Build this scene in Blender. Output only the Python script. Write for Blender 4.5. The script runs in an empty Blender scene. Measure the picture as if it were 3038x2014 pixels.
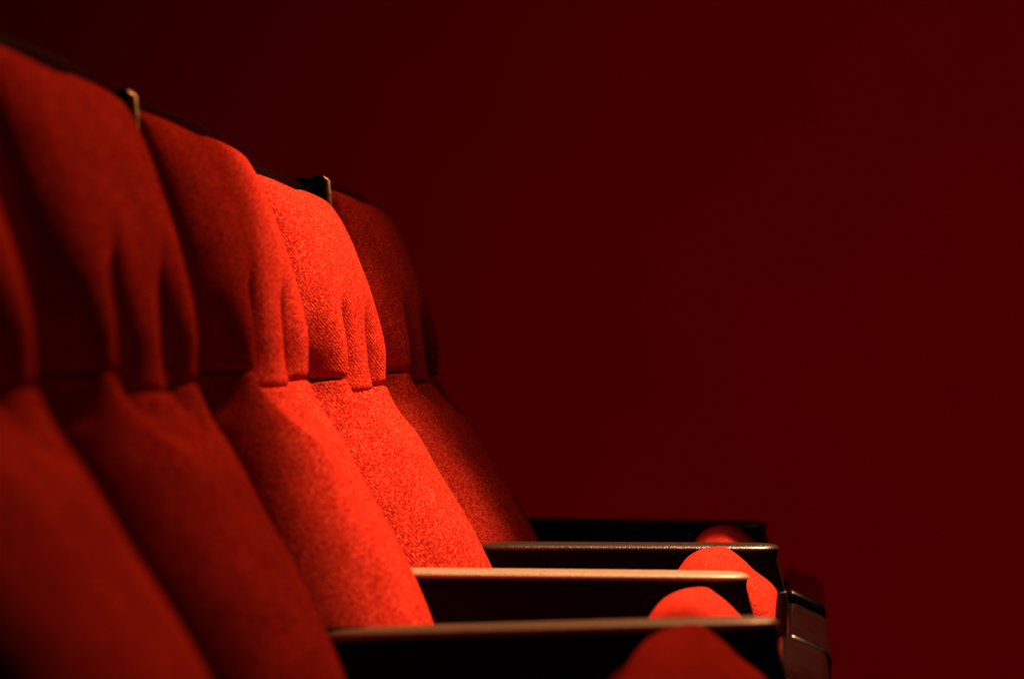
import bpy, bmesh, math, random
from mathutils import Vector, Matrix, noise

random.seed(7)
R = math.radians
scene = bpy.context.scene
C = scene.collection

# ------------------------------------------------------------------ camera, world, lamps, exposure
CZ = 0.85                      # camera height above the floor (metres)
cam_d = bpy.data.cameras.new('camera')
cam = bpy.data.objects.new('camera', cam_d); C.objects.link(cam)
cam.location = (0.0, 0.0, CZ)
cam.rotation_euler = (R(90.0 + 0.63), 0.0, R(4.83))
cam_d.sensor_width = 36.0
cam_d.lens = 118.65
cam_d.clip_start = 0.05
cam_d.clip_end = 200.0
cam_d.dof.use_dof = True
cam_d.dof.focus_distance = 3.55
cam_d.dof.aperture_fstop = 5.6
scene.camera = cam

world = bpy.data.worlds.new('World'); scene.world = world
world.use_nodes = True
bg = world.node_tree.nodes['Background']
bg.inputs[0].default_value = (0.004, 0.0012, 0.0008, 1)
bg.inputs[1].default_value = 0.4

WARM = (1.0, 0.56, 0.30)


def aim(o, target):
    d = Vector(target) - o.location
    o.rotation_euler = d.to_track_quat('-Z', 'Y').to_euler()


def area(name, loc, target, sx, sy, power, colour, spread=180.0):
    d = bpy.data.lights.new(name, 'AREA'); d.shape = 'RECTANGLE'
    d.size, d.size_y = sx, sy
    d.energy = power; d.color = colour; d.spread = R(spread)
    o = bpy.data.objects.new(name, d); C.objects.link(o)
    o.location = loc; aim(o, target)
    return o


def spot(name, loc, target, power, colour, angle, blend, radius):
    d = bpy.data.lights.new(name, 'SPOT')
    d.energy = power; d.color = colour; d.spot_size = R(angle); d.spot_blend = blend
    d.shadow_soft_size = radius
    o = bpy.data.objects.new(name, d); C.objects.link(o)
    o.location = loc; aim(o, target)
    return o


# stage lantern in front of and above the row: its round pool of light falls on the middle seats
key = spot('stage_lantern', (0.62, 4.0, CZ + 2.45), (-0.275, 3.315, CZ - 0.30), 1130.0, WARM, 24.9, 0.55, 0.03)
# unseen fill lamp past the far end, added to brighten the near seats
fill = area('fill_light', (0.45, 5.1, CZ + 2.35), (-0.36, 1.8, CZ - 0.15), 0.3, 0.3, 14.0, (1.0, 0.40, 0.16), 64.0)
# wash on the far wall
wash = spot('wall_wash', (0.9, 3.2, CZ - 0.25), (0.75, 9.0, CZ - 0.40), 175.0, (1.0, 0.5, 0.3), 76, 1.0, 0.3)

scene.view_settings.view_transform = 'Standard'
scene.view_settings.look = 'None'
scene.view_settings.exposure = 0.0
scene.view_settings.gamma = 1.0

# ------------------------------------------------------------------ materials


def mat(name):
    m = bpy.data.materials.new(name); m.use_nodes = True
    nt = m.node_tree
    return m, nt, nt.nodes['Principled BSDF']


def node(nt, kind, **kw):
    n = nt.nodes.new(kind)
    for k, v in kw.items():
        setattr(n, k, v)
    return n


def ramp(nt, stops):
    n = nt.nodes.new('ShaderNodeValToRGB')
    e = n.color_ramp.elements
    while len(e) < len(stops):
        e.new(0.5)
    for i, (p, c) in enumerate(stops):
        e[i].position = p; e[i].color = c
    return n


def fabric(name, stretch=(1.0, 0.3, 1.0)):
    m, nt, b = mat(name)
    L = nt.links.new
    tc = node(nt, 'ShaderNodeTexCoord'); oi = node(nt, 'ShaderNodeObjectInfo')
    off = node(nt, 'ShaderNodeVectorMath', operation='SCALE')
    comb = node(nt, 'ShaderNodeCombineXYZ')
    for i in range(3):
        L(oi.outputs['Random'], comb.inputs[i])
    L(comb.outputs[0], off.inputs[0]); off.inputs['Scale'].default_value = 7.0
    add = node(nt, 'ShaderNodeVectorMath', operation='ADD')
    L(tc.outputs['Object'], add.inputs[0]); L(off.outputs[0], add.inputs[1])
    mp = node(nt, 'ShaderNodeMapping'); mp.inputs['Scale'].default_value = stretch
    L(add.outputs[0], mp.inputs[0])
    # yarn mottle of the woven moquette
    n1 = node(nt, 'ShaderNodeTexNoise'); n1.inputs['Scale'].default_value = 500; n1.inputs['Detail'].default_value = 3
    n1.inputs['Roughness'].default_value = 0.65
    L(mp.outputs[0], n1.inputs['Vector'])
    # twill lines
    wv = node(nt, 'ShaderNodeTexWave', wave_type='BANDS', bands_direction='DIAGONAL')
    wv.inputs['Scale'].default_value = 130; wv.inputs['Distortion'].default_value = 2.0
    wv.inputs['Detail'].default_value = 1.0; wv.inputs['Detail Scale'].default_value = 3.0
    L(mp.outputs[0], wv.inputs['Vector'])
    # broad wear
    n2 = node(nt, 'ShaderNodeTexNoise'); n2.inputs['Scale'].default_value = 26; n2.inputs['Detail'].default_value = 4
    L(add.outputs[0], n2.inputs['Vector'])
    r1 = ramp(nt, [(0.33, (0.21, 0.002, 0.001, 1)), (0.5, (0.60, 0.025, 0.012, 1)), (0.68, (0.92, 0.12, 0.068, 1))])
    L(n1.outputs[0], r1.inputs[0])
    r2 = ramp(nt, [(0.3, (0.74, 0.74, 0.74, 1)), (0.7, (1, 1, 1, 1))])
    L(n2.outputs[0], r2.inputs[0])
    mx = node(nt, 'ShaderNodeMixRGB', blend_type='MULTIPLY'); mx.inputs[0].default_value = 1
    L(r1.outputs[0], mx.inputs[1]); L(r2.outputs[0], mx.inputs[2])
    r3 = ramp(nt, [(0.2, (0.72, 0.72, 0.72, 1)), (0.8, (1, 1, 1, 1))])
    L(wv.outputs[0], r3.inputs[0])
    mx2 = node(nt, 'ShaderNodeMixRGB', blend_type='MULTIPLY'); mx2.inputs[0].default_value = 1
    L(mx.outputs[0], mx2.inputs[1]); L(r3.outputs[0], mx2.inputs[2])
    L(mx2.outputs[0], b.inputs['Base Color'])
    b.inputs['Roughness'].default_value = 0.95
    b.inputs['Specular IOR Level'].default_value = 0.0
    b.inputs['Sheen Weight'].default_value = 0.10
    b.inputs['Sheen Roughness'].default_value = 0.5
    b.inputs['Sheen Tint'].default_value = (1.0, 0.06, 0.04, 1)
    ad = node(nt, 'ShaderNodeMath', operation='ADD')
    L(n1.outputs[0], ad.inputs[0])
    sc_ = node(nt, 'ShaderNodeMath', operation='MULTIPLY'); sc_.inputs[1].default_value = 0.35
    L(wv.outputs[0], sc_.inputs[0]); L(sc_.outputs[0], ad.inputs[1])
    bp = node(nt, 'ShaderNodeBump'); bp.inputs['Strength'].default_value = 0.6; bp.inputs['Distance'].default_value = 0.0012
    L(ad.outputs[0], bp.inputs['Height']); L(bp.outputs[0], b.inputs['Normal'])
    return m


def lacquer(name, base, rough, bump=0.0004, spec=0.5, scale=160):
    m, nt, b = mat(name)
    L = nt.links.new
    tc = node(nt, 'ShaderNodeTexCoord')
    n1 = node(nt, 'ShaderNodeTexNoise'); n1.inputs['Scale'].default_value = scale; n1.inputs['Detail'].default_value = 5
    L(tc.outputs['Object'], n1.inputs['Vector'])
    r1 = ramp(nt, [(0.3, tuple(c * 0.72 for c in base) + (1,)), (0.7, tuple(c * 1.25 for c in base) + (1,))])
    L(n1.outputs[0], r1.inputs[0]); L(r1.outputs[0], b.inputs['Base Color'])
    r2 = ramp(nt, [(0.3, (rough * 0.8,) * 3 + (1,)), (0.7, (min(1, rough * 1.2),) * 3 + (1,))])
    L(n1.outputs[0], r2.inputs[0]); L(r2.outputs[0], b.inputs['Roughness'])
    b.inputs['Specular IOR Level'].default_value = spec
    bp = node(nt, 'ShaderNodeBump'); bp.inputs['Strength'].default_value = 0.5; bp.inputs['Distance'].default_value = bump
    L(n1.outputs[0], bp.inputs['Height']); L(bp.outputs[0], b.inputs['Normal'])
    return m


def wall_cloth(name, base, scale):
    m, nt, b = mat(name)
    L = nt.links.new
    tc = node(nt, 'ShaderNodeTexCoord')
    n1 = node(nt, 'ShaderNodeTexNoise'); n1.inputs['Scale'].default_value = scale; n1.inputs['Detail'].default_value = 4
    L(tc.outputs['Object'], n1.inputs['Vector'])
    r1 = ramp(nt, [(0.3, tuple(c * 0.97 for c in base) + (1,)), (0.7, tuple(c * 1.03 for c in base) + (1,))])
    L(n1.outputs[0], r1.inputs[0]); L(r1.outputs[0], b.inputs['Base Color'])
    b.inputs['Roughness'].default_value = 0.95
    b.inputs['Specular IOR Level'].default_value = 0.02
    return m


M_FAB = fabric('red_moquette')
M_SEATFAB = fabric('red_seat_moquette', (1.0, 0.6, 1.0))
M_SEATFAB.node_tree.nodes['Bump'].inputs['Strength'].default_value = 0.35
M_SHELL = lacquer('black_shell_plastic', (0.003, 0.002, 0.002), 0.15, 0.00003, 0.06, 90)
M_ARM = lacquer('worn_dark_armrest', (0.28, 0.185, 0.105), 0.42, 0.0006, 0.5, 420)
M_PANEL = lacquer('black_carpeted_panel', (0.010, 0.005, 0.005), 0.9, 0.001, 0.05, 500)
M_PAN = lacquer('dark_seat_pan', (0.005, 0.0025, 0.002), 0.2, 0.00005, 0.16, 60)
M_BRASS = lacquer('worn_brass', (1.0, 0.76, 0.46), 0.5, 0.0002, 0.5, 200)
M_BRASS.node_tree.nodes['Principled BSDF'].inputs['Metallic'].default_value = 0.95
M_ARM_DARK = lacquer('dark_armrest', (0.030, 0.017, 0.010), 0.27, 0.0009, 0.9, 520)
M_STEEL = lacquer('dark_bracket_paint', (0.05, 0.02, 0.015), 0.4, 0.0002, 0.5, 120)
M_WALL = wall_cloth('red_wall_cloth', (0.45, 0.0006, 0.0006), 3.0)
M_FLOOR = wall_cloth('dark_red_carpet', (0.10, 0.006, 0.005), 220)

# ------------------------------------------------------------------ mesh helpers


def link(name, bm, m, parent=None, loc=(0, 0, 0)):
    bmesh.ops.recalc_face_normals(bm, faces=bm.faces[:])
    me = bpy.data.meshes.new(name); bm.to_mesh(me); bm.free()
    for p in me.polygons:
        p.use_smooth = True
    me.materials.append(m)
    o = bpy.data.objects.new(name, me); C.objects.link(o)
    o.location = loc
    if parent:
        o.parent = parent
    return o


def thing(name, loc, label, cat, group=None):
    o = bpy.data.objects.new(name, None); C.objects.link(o)
    o.location = loc; o.empty_display_size = 0.1
    o['label'] = label; o['category'] = cat
    if group:
        o['group'] = group
    return o


def copy_thing(src, loc, label, skip=()):
    c = src.copy(); C.objects.link(c); c.location = loc; c['label'] = label
    for ch in src.children:
        d = ch.copy(); C.objects.link(d); d.parent = c
        for g in ch.children:
            if g.name.split('.')[0] in skip:
                continue
            e = g.copy(); C.objects.link(e); e.parent = d
    return c


def lerp_table(tab, z):
    # tab sorted by z descending; Catmull-Rom through the points
    n = len(tab)
    if z >= tab[0][1]:
        return tab[0][0]
    if z <= tab[-1][1]:
        return tab[-1][0]
    for i in range(n - 1):
        if tab[i][1] >= z >= tab[i + 1][1]:
            x1, z1 = tab[i]; x2, z2 = tab[i + 1]
            x0, z0 = tab[i - 1] if i else (2 * x1 - x2, 2 * z1 - z2)
            x3, z3 = tab[i + 2] if i + 2 < n else (2 * x2 - x1, 2 * z2 - z1)
            m1 = (x2 - x0) / (z2 - z0) * (z2 - z1); m2 = (x3 - x1) / (z3 - z1) * (z2 - z1)
            t = (z - z1) / (z2 - z1)
            return ((2 * t**3 - 3 * t**2 + 1) * x1 + (t**3 - 2 * t**2 + t) * m1
                    + (-2 * t**3 + 3 * t**2) * x2 + (t**3 - t**2) * m2)


def smooth(a, b, t):
    t = max(0.0, min(1.0, (t - a) / (b - a)))
    return t * t * (3 - 2 * t)


def rounded_outline(pts, seg=6):
    """pts: (x, z, radius) corners -> polygon with rounded corners."""
    out = []
    n = len(pts)
    for i in range(n):
        p = Vector(pts[i][:2]); r = pts[i][2]
        a = Vector(pts[i - 1][:2]) - p; b = Vector(pts[(i + 1) % n][:2]) - p
        if r <= 0:
            out.append(p); continue
        a.normalize(); b.normalize()
        ang = a.angle(b)
        d = r / math.tan(ang / 2)
        t1 = p + a * d; t2 = p + b * d
        bis = (a + b).normalized()
        c = p + bis * (r / math.sin(ang / 2))
        a1 = math.atan2(*(t1 - c).yx); a2 = math.atan2(*(t2 - c).yx)
        da = (a2 - a1 + math.pi) % (2 * math.pi) - math.pi
        for k in range(seg + 1):
            t = a1 + da * k / seg
            out.append(c + Vector((math.cos(t), math.sin(t))) * r)
    return out


def extrude_round(poly, y0, y1, r, seg=5, ny=2, bulge=None):
    """closed x-z polygon swept along y with rolled-over ends of radius r."""
    n = len(poly)
    area2 = sum(poly[i].x * poly[(i + 1) % n].y - poly[(i + 1) % n].x * poly[i].y for i in range(n))
    sgn = 1 if area2 > 0 else -1
    nor = []
    for i in range(n):
        t = (poly[(i + 1) % n] - poly[i - 1])
        t = t.normalized() if t.length else Vector((1, 0))
        nor.append(Vector((t.y, -t.x)) * sgn)
    rings = []
    for k in range(seg + 1):
        a = math.pi / 2 * k / seg
        rings.append((y0 + r * (1 - math.sin(a)), r * (1 - math.cos(a))))
    rings = rings[::-1] if rings[0][0] > rings[-1][0] else rings
    rings = sorted(rings)
    mid = [(y0 + r + (y1 - y0 - 2 * r) * j / ny, 0.0) for j in range(1, ny)]
    end = sorted([(y1 + y0 - y, o) for y, o in rings])
    rows = rings + mid + end
    bm = bmesh.new()
    vs = []
    for y, o in rows:
        row = []
        for i in range(n):
            # at the very end o = r : polygon is inset by r
            p = poly[i] - nor[i] * o
            dx, dz = bulge(y, p) if bulge else (0, 0)
            row.append(bm.verts.new((p.x + dx, y, p.y + dz)))
        vs.append(row)
    for a, b in zip(vs, vs[1:]):
        for i in range(n):
            j = (i + 1) % n
            bm.faces.new((a[i], a[j], b[j], b[i]))
    bm.faces.new(vs[0]); bm.faces.new(vs[-1][::-1])
    return bm


# NB ring offsets: y = y0 at a = 90deg with offset r (end cap), y0 + r at a = 0 with offset 0

# ------------------------------------------------------------------ the theatre seat (all z relative to the camera height, x from the camera line)
PX = -0.45                    # local origin of a seat in x (base of the backrest)
HALF = 0.252                  # half width of the backrest


# crest of the upholstery, from the top down to behind the seat
CREST = [(-0.552, 0.217), (-0.528, 0.211), (-0.508, 0.195), (-0.489, 0.165), (-0.476, 0.135), (-0.4645, 0.105),
         (-0.4540, 0.070), (-0.4455, 0.035), (-0.4400, -0.002), (-0.4295, -0.022), (-0.420, -0.040), (-0.405, -0.066),
         (-0.388, -0.100), (-0.367, -0.140), (-0.349, -0.182), (-0.333, -0.225), (-0.318, -0.275), (-0.305, -0.33), (-0.298, -0.40)]
# front edge of the shell, which the upholstery meets at the sides
EDGE = [(-0.552, 0.217), (-0.533, 0.209), (-0.528, 0.19), (-0.522, 0.15), (-0.514, 0.10), (-0.508, 0.05), (-0.500, 0.0), (-0.482, -0.05),
        (-0.460, -0.10), (-0.437, -0.16), (-0.415, -0.22), (-0.392, -0.30), (-0.372, -0.40)]


def seam_z(y):
    # height of the waist seam across the back: dips in the middle panel
    return -0.002 + 0.004 * lobes(y) - 0.013 * smooth(-0.14, -0.04, y) + 0.006 * smooth(0.05, 0.14, y)


LOBE = [-0.252, -0.083, 0.083, 0.252]


def lobes(y):
    # three pillowed channels with sharp valleys between them
    u = (y + HALF) / (2 * HALF) * 3.0
    return abs(math.sin(math.pi * u)) ** 0.7


def front_x(y, z):
    p = lerp_table(CREST, z); e = lerp_table(EDGE, z)
    t = abs(y) / HALF
    low = smooth(-0.07, 0.03, -z)
    across = max(0.0, 1 - t ** (4.2 - 1.8 * low)) ** (0.55 + 0.15 * low)
    e -= 0.030 * low * t * t
    p += 0.004 * low + 0.007 * smooth(0.08, 0.22, -z)
    s = z - seam_z(y)
    if s >= 0:
        amp = 0.062 * (1 - smooth(0.0, 0.135, s)) ** 1.4
    else:
        amp = 0.062 * (1 - smooth(0.0, 0.045, -s))
    ease = smooth(0.0, 0.06, HALF - abs(y))
    groove = amp * (1 - lobes(y)) * ease
    # the middle channel sits a little deeper than the outer two
    dish = 0.011 * math.exp(-(y / 0.085) ** 2) * (1 - smooth(0.02, 0.15, s) if s >= 0 else 1 - smooth(0.0, 0.07, -s))
    return e + (p - e) * across - groove - dish


def top_z(y):
    # upper edge of the back: level, with rounded corners
    r = 0.095 if y > 0 else 0.045
    q = max(0.0, (abs(y) - (HALF - r)) / r)
    dip = 0.005 * math.cos(2 * math.pi * (y + 0.20) / 0.32)
    return 0.2095 + dip - 0.40 * r * (1 - math.sqrt(max(0.0, 1 - q * q)))


def cushion(zt_f, zb_f, nu, nv, roll_top, roll_bot, seed, back=0.02):
    """upholstered panel from zt(y) down to zb(y), rolled in at its edges, with a closed back."""
    bm = bmesh.new()
    ys = []
    for i in range(nu + 1):
        u = -1 + 2 * i / nu
        ys.append(HALF * math.sin(u * math.pi / 2) * 0.4 + HALF * u * 0.6)
    grid = []
    for y in ys:
        col = []
        zt, zb = zt_f(y), zb_f(y)
        for j in range(nv + 1):
            v = j / nv
            vv = 0.5 - 0.5 * math.cos(math.pi * v)
            vv = 0.5 * v + 0.5 * vv
            z = zt + (zb - zt) * vv
            x = front_x(y, z)
            dt, db = zt - z, z - zb
            if roll_top > 0 and dt < roll_top:
                q = 1 - dt / roll_top
                x -= roll_top * 0.8 * (1 - math.sqrt(max(0.0, 1 - q * q)))
            if roll_bot > 0 and db < roll_bot:
                q = 1 - db / roll_bot
                x -= roll_bot * 0.9 * (1 - math.sqrt(max(0.0, 1 - q * q)))
            nz = noise.noise(Vector((y * 14 + seed, z * 11, seed * 1.7)))
            x += 0.0016 * nz * (1 - (abs(y) / HALF) ** 4)
            col.append(bm.verts.new((x - PX, y, z + CZ)))
        grid.append(col)
    for i in range(nu):
        for j in range(nv):
            bm.faces.new((grid[i][j], grid[i + 1][j], grid[i + 1][j + 1], grid[i][j + 1]))
    # closed back: the rim carried 2 cm back and capped
    rim = [grid[i][0] for i in range(nu + 1)] + [grid[nu][j] for j in range(1, nv + 1)] \
        + [grid[i][nv] for i in range(nu - 1, -1, -1)] + [grid[0][j] for j in range(nv - 1, 0, -1)]
    bk = [bm.verts.new((lerp_table(EDGE, v.co.z - CZ) - back - PX, v.co.y, v.co.z)) for v in rim]
    n = len(rim)
    for i in range(n):
        bm.faces.new((rim[i], bk[i], bk[(i + 1) % n], rim[(i + 1) % n]))
    bm.faces.new(bk)
    return bm


def make_seat(label):
    t = thing('theatre_seat', (PX, 0, 0), label, 'theatre seat', 'red theatre seats in the row')
    head = cushion(top_z, seam_z, 110, 100, 0.0, 0.009, 1.3)
    link('headrest_cushion', head, M_FAB, t)
    low = cushion(lambda y: seam_z(y) - 0.0002, lambda y: -0.40, 90, 110, 0.004, 0.02, 4.1)
    link('back_cushion', low, M_FAB, t)
    # black shell behind the upholstery: its rim stands just above and beside the fabric
    front = [(x - 0.010, z) for x, z in EDGE if z < 0.19]
    outline = [Vector((x - PX, z + CZ)) for x, z in [(-0.592, 0.195), (-0.588, 0.217), (-0.580, 0.2290), (-0.570, 0.2335), (-0.560, 0.2330),
                                                     (-0.552, 0.2275), (-0.5455, 0.208)]]
    outline += [Vector((x - PX, z + CZ)) for x, z in front]
    outline += [Vector((-0.400 - PX, -0.44 + CZ)), Vector((-0.43 - PX, -0.44 + CZ))]
    outline += [Vector((-0.445 - PX, -0.38 + CZ)), Vector((-0.50 - PX, -0.20 + CZ)), Vector((-0.552 - PX, 0.0 + CZ)), Vector((-0.576 - PX, 0.12 + CZ))]
    link('back_shell', extrude_round(outline, -HALF - 0.005, HALF + 0.007, 0.011, 7, 16,
                                        lambda y, p: (0, -0.008 * ((y - 0.10) / 0.35) ** 2 if p.y - CZ > 0.1 else 0)), M_SHELL, t)
    # slim side trim standing beside the upholstery on the shell's near edge
    trim = [(-0.574, 0.207), (-0.566, 0.217), (-0.552, 0.2245), (-0.540, 0.2275), (-0.5345, 0.2255), (-0.5315, 0.217)]
    trim += [(x - 0.0025, z) for x, z in EDGE if z < 0.195]
    trim += [(-0.400, -0.41), (-0.455, -0.30), (-0.50, -0.16), (-0.545, 0.0), (-0.565, 0.12)]
    trim = [Vector((x - PX, z + CZ)) for x, z in trim]
    tr = link('side_trim', extrude_round(trim, -HALF - 0.0145, -HALF - 0.0055, 0.0035, 6, 2), M_SHELL, t)
    # metal edging on the trim's front corner
    ring_n = 10
    path = [(-0.537, 0.2255), (-0.5325, 0.221)] + [(x - 0.0022, z) for x, z in EDGE if -0.06 < z < 0.20]
    ebm = bmesh.new(); prev = None
    for k, (x, z) in enumerate(path):
        rr = 0.0008 if k in (0, len(path) - 1) else 0.0034
        row = [ebm.verts.new((x - PX - 0.0005 + rr * math.cos(2 * math.pi * q / ring_n), -HALF - 0.0135 + rr * math.sin(2 * math.pi * q / ring_n), z + CZ)) for q in range(ring_n)]
        if prev:
            for q in range(ring_n):
                ebm.faces.new((prev[q], prev[(q + 1) % ring_n], row[(q + 1) % ring_n], row[q]))
        else:
            ebm.faces.new(row)
        prev = row
    ebm.faces.new(prev)
    link('metal_edging', ebm, M_BRASS, tr)
    # tipped-up seat: upholstered nose on top, hard pan in front
    prof = [(-0.185, -0.47), (-0.168, -0.40), (-0.153, -0.32), (-0.143, -0.265), (-0.1365, -0.230), (-0.132, -0.211), (-0.1225, -0.1955), (-0.114, -0.189),
            (-0.105, -0.1855), (-0.0955, -0.1845), (-0.087, -0.1855), (-0.079, -0.1897), (-0.0695, -0.1955), (-0.061, -0.202), (-0.054, -0.2085),
            (-0.0465, -0.2142), (-0.038, -0.2203), (-0.0306, -0.2275), (-0.0265, -0.236), (-0.030, -0.250), (-0.038, -0.28), (-0.045, -0.34), (-0.05, -0.40), (-0.05, -0.47)]
    # densify with Catmull-Rom
    P = [Vector(p) for p in prof]; dense = []
    n = len(P)
    for i in range(n - 1):
        p0, p1, p2, p3 = P[max(0, i - 1)], P[i], P[i + 1], P[min(n - 1, i + 2)]
        for k in range(4):
            s = k / 4
            dense.append(0.5 * ((2 * p1) + (p2 - p0) * s + (2 * p0 - 5 * p1 + 4 * p2 - p3) * s * s + (3 * p1 - p0 - 3 * p2 + p3) * s ** 3))
    dense.append(P[-1])
    dense = [Vector((p.x - PX, p.y + CZ)) for p in dense]

    def pillow(y, p):
        k = (y / 0.225) ** 2
        left = max(0.0, min(1.0, (-0.045 - PX - p.x) / 0.10))
        left = left * left * (3 - 2 * left)
        return (0.024 * left * k * k, -0.006 * k if p.y - CZ > -0.3 else 0)
    link('seat_cushion', extrude_round(dense, -0.228, 0.228, 0.033, 12, 20, pillow), M_SEATFAB, t)
    pan = rounded_outline([(-0.025, -0.2365, 0.010), (0.0285, -0.2605, 0.014), (0.020, -0.46, 0.02), (-0.045, -0.485, 0.01), (-0.006, -0.32, 0.02)], 6)
    pan = [Vector((p.x - PX, p.y + CZ)) for p in pan]
    pn = link('seat_pan', extrude_round(pan, -0.232, 0.232, 0.0098, 8, 4), M_PAN, t)
    br = rounded_outline([(-0.0225, -0.2035, 0.002), (-0.0150, -0.2015, 0.002), (-0.0150, -0.330, 0.003), (-0.0345, -0.330, 0.003), (-0.0265, -0.25, 0.01)], 4)
    br = [Vector((p.x - PX, p.y + CZ)) for p in br]
    link('side_bracket', extrude_round(br, -0.2425, -0.2345, 0.0012, 3), M_STEEL, pn)
    # hinge tube under the seat, joining it to the standards on both sides
    ring = [Vector((-0.16 - PX + 0.018 * math.cos(a), -0.475 + CZ + 0.018 * math.sin(a))) for a in [2 * math.pi * k / 20 for k in range(20)]]
    link('hinge_tube', extrude_round(ring, -0.262, 0.262, 0.002, 3), M_STEEL, t)
    # struts from the back shell down to the floor rail
    st = rounded_outline([(-0.44, -0.36, 0.004), (-0.405, -0.36, 0.004), (-0.37, -CZ, 0.004), (-0.43, -CZ, 0.004)], 3)
    st = [Vector((p.x - PX, p.y + CZ)) for p in st]
    for s in (-1, 1):
        link('back_strut', extrude_round(st, s * 0.2 - 0.012, s * 0.2 + 0.012, 0.003, 3), M_STEEL, t)
    return t


PITCH = 0.55
ARM1 = 2.67
seat_labels = [
    'nearest red theatre seat, cut off by the left edge and strongly blurred',
    'dim red theatre seat with blurred back, second from the left edge',
    'red theatre seat half in shadow and half in bright light',
    'fully lit bright red theatre seat, sharp in the middle of the row',
    'farthest red theatre seat, darkest at its end of the row',
]
# small real-life misalignments of the seats: along the row it is bolted a little forward, low, ...
seat_off = [(0.0535, 0.0, 0.0), (-0.006, 0.0, 0.0), (0.0, 0.0, 0.002), (0.005, 0.0, -0.004), (0.004, 0.0, 0.004)]
seat0 = make_seat(seat_labels[0])
seats = []
for i in range(5):
    yc = ARM1 + PITCH * (i - 1.5)
    dx, dy, dz = seat_off[i]
    loc = (PX + dx, yc + dy, dz)
    if i == 0:
        seat0.location = loc; seats.append(seat0)
    else:
        seats.append(copy_thing(seat0, loc, seat_labels[i], ('side_bracket',) if i == 4 else ()))


seats[0].rotation_euler.y = -0.07          # the nearest seat is reclined a little more

# the headrests are not all equally plump: scale their height about the waist seam
plump = [1.05, 1.055, 1.012, 0.955, 0.985]
for st_, k in zip(seats, plump):
    for ch in st_.children:
        if ch.name.split('.')[0] in ('headrest_cushion', 'back_shell', 'side_trim'):
            k_ = k * (0.975 if k < 0.96 and ch.name.startswith('side_trim') else 1.0)
            ch.scale = (1, 1, k_); ch.location.z = CZ * (1 - k_)
# the lower back cushions of the two far seats are stuffed a little fuller towards the seat
for st_, th in ((seats[3], -0.032), (seats[4], -0.055)):
    for ch in st_.children:
        if ch.name.split('.')[0] in ('back_cushion',):
            ch.rotation_euler.y = th; ch.location.x = -CZ * th
# and the tipped-up cushions do not all come to rest alike
for st_, (ox, oz) in zip(seats, [(0.010, 0.0), (0.014, 0.0), (-0.001, -0.008), (0.0, 0.008), (0.0, 0.0)]):
    for ch in st_.children:
        if ch.name.split('.')[0] == 'seat_cushion':
            ch.location = (ox, 0, oz)


# ------------------------------------------------------------------ armrests on their standards
def arm_pad_bm(length, width, top=True):
    """pad with a rounded plan and a soft rolled rim; x from -length to 0, top at z = 0"""
    bm = bmesh.new()
    n = 72
    rr = width * 0.5
    plan = []
    for k in range(n):
        a = 2 * math.pi * k / n
        c, s = math.cos(a), math.sin(a)
        e = 2 / 4.2
        # long superellipse
        x = math.copysign(abs(c) ** (2 / 9.0), c) * length / 2 - length / 2
        y = math.copysign(abs(s) ** (2 / 3.0), s) * rr
        plan.append(Vector((x, y)))
    secs = TOP if top else BASE
    rows = []
    cx = -length / 2
    for z, ins, ix in secs:
        row = []
        for p in plan:
            sx = max(0.0, (length / 2 - ix)) / (length / 2)
            sy = max(0.0, (rr - ins)) / rr
            row.append(bm.verts.new((cx + (p.x - cx) * sx, p.y * sy, z - 0.0013)))
        rows.append(row)
    for a, b in zip(rows, rows[1:]):
        for i in range(n):
            j = (i + 1) % n
            bm.faces.new((a[i], a[j], b[j], b[i]))
    bm.faces.new(rows[-1]); bm.faces.new(rows[0][::-1])
    return bm


# (height, inset across, inset along) of the rounded pad and of the black base it sits on
TOP = [(-0.0066, 0.0040, 0.0040), (-0.0063, 0.0012, 0.0012), (-0.0054, 0.0001, 0.0001), (-0.0044, 0.0001, 0.0001), (-0.0030, 0.0008, 0.0008), (-0.0018, 0.0024, 0.0024),
       (-0.0007, 0.0048, 0.0048), (0.0001, 0.0090, 0.0090), (0.0009, 0.016, 0.016), (0.0013, 0.026, 0.026)]
BASE = [(-0.0150, 0.0150, 0.006), (-0.0125, 0.0080, 0.003), (-0.0095, 0.0045, 0.002), (-0.0067, 0.0035, 0.002)]


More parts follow.
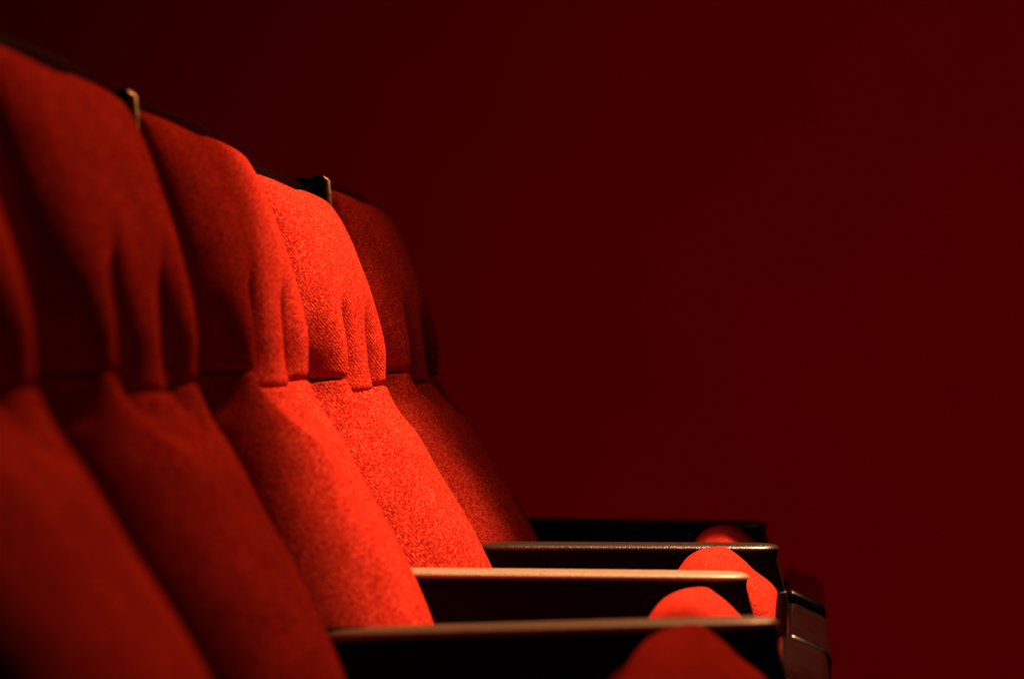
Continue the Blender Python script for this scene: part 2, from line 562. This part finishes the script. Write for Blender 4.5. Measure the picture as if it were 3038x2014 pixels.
def make_arm(label):
    t = thing('armrest_stand', (0, 0, 0), label, 'armrest', 'armrests between the seats')
    pad = link('arm_pad', arm_pad_bm(0.345, 0.066), M_ARM, t, (0, 0, CZ - 0.185))
    link('pad_base', arm_pad_bm(0.345, 0.066, False), M_PANEL, pad)
    pr = rounded_outline([(-0.405, -0.1965, 0.004), (-0.0035, -0.1965, 0.004), (0.060, -0.45, 0.03), (0.045, -0.62, 0.03), (-0.12, -0.70, 0.03),
                          (-0.12, -CZ + 0.02, 0.002), (-0.30, -CZ + 0.02, 0.002), (-0.30, -0.70, 0.03), (-0.36, -0.45, 0.03)], 5)
    pr = [Vector((p.x, p.y + CZ)) for p in pr]
    link('side_panel', extrude_round(pr, -0.011, 0.011, 0.003, 4), M_PANEL, t)
    ft = rounded_outline([(-0.36, -CZ + 0.0, 0.002), (-0.36, -CZ + 0.02, 0.004), (-0.06, -CZ + 0.02, 0.004), (-0.06, -CZ, 0.002)], 3)
    ft = [Vector((p.x, p.y + CZ)) for p in ft]
    link('foot_plate', extrude_round(ft, -0.035, 0.035, 0.003, 3), M_STEEL, t)
    return t


arm_labels = [
    'nearest armrest, only the front tip of its pad showing at the bottom edge',
    'blurred brown armrest between the dim seat and the half shadowed seat',
    'brightest armrest, set farther back between the half shadowed seat and the fully lit seat',
    'armrest with a thin gleaming rim between the fully lit seat and the farthest seat',
    'dark armrest at the far end of the row beyond the last seat',
]
# forward offset of the tip, height, tilt (degrees, tip up)
arm_pos = [(-0.020, -0.012, 2.0), (-0.0145, -0.003, 2.0), (-0.0455, 0.0, -0.3), (-0.020, 0.0, 0.0), (-0.037, 0.002, -0.6)]
arm0 = make_arm(arm_labels[0])
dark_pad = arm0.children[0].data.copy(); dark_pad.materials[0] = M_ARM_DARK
for i in range(5):
    y = ARM1 + PITCH * (i - 1)
    fx, fz, tilt = arm_pos[i]
    a = arm0 if i == 0 else copy_thing(arm0, (0, 0, 0), arm_labels[i])
    a.location = (fx, y, 0)
    for ch in a.children:
        if ch.name.startswith('arm_pad'):
            ch.location = (0, 0, CZ - 0.185 + fz)
            ch.rotation_euler = (0, R(-tilt), 0)
            if i == 1:
                ch.scale.x = 1.045
            if i == 3:
                ch.scale.x = 0.975
            if i >= 3:                    # the two far pads get a separate, darker material
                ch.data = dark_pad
        elif ch.name.startswith('side_panel'):
            ch.location = (0, 0, min(0.0, fz))

# ------------------------------------------------------------------ floor and far wall
bm = bmesh.new()
bmesh.ops.create_grid(bm, x_segments=8, y_segments=8, size=1.0)
for v in bm.verts:
    v.co.x *= 9; v.co.y = v.co.y * 7.2 + 3.8
fl = link('floor', bm, M_FLOOR); fl['kind'] = 'structure'
bm = bmesh.new()
bmesh.ops.create_grid(bm, x_segments=8, y_segments=8, size=1.0)
bmesh.ops.rotate(bm, verts=bm.verts, matrix=Matrix.Rotation(R(90), 3, 'X'))
for v in bm.verts:
    v.co.x *= 9; v.co.z = v.co.z * 2.6 + 2.6; v.co.y = 9.0
wl = link('wall', bm, M_WALL); wl['kind'] = 'structure'
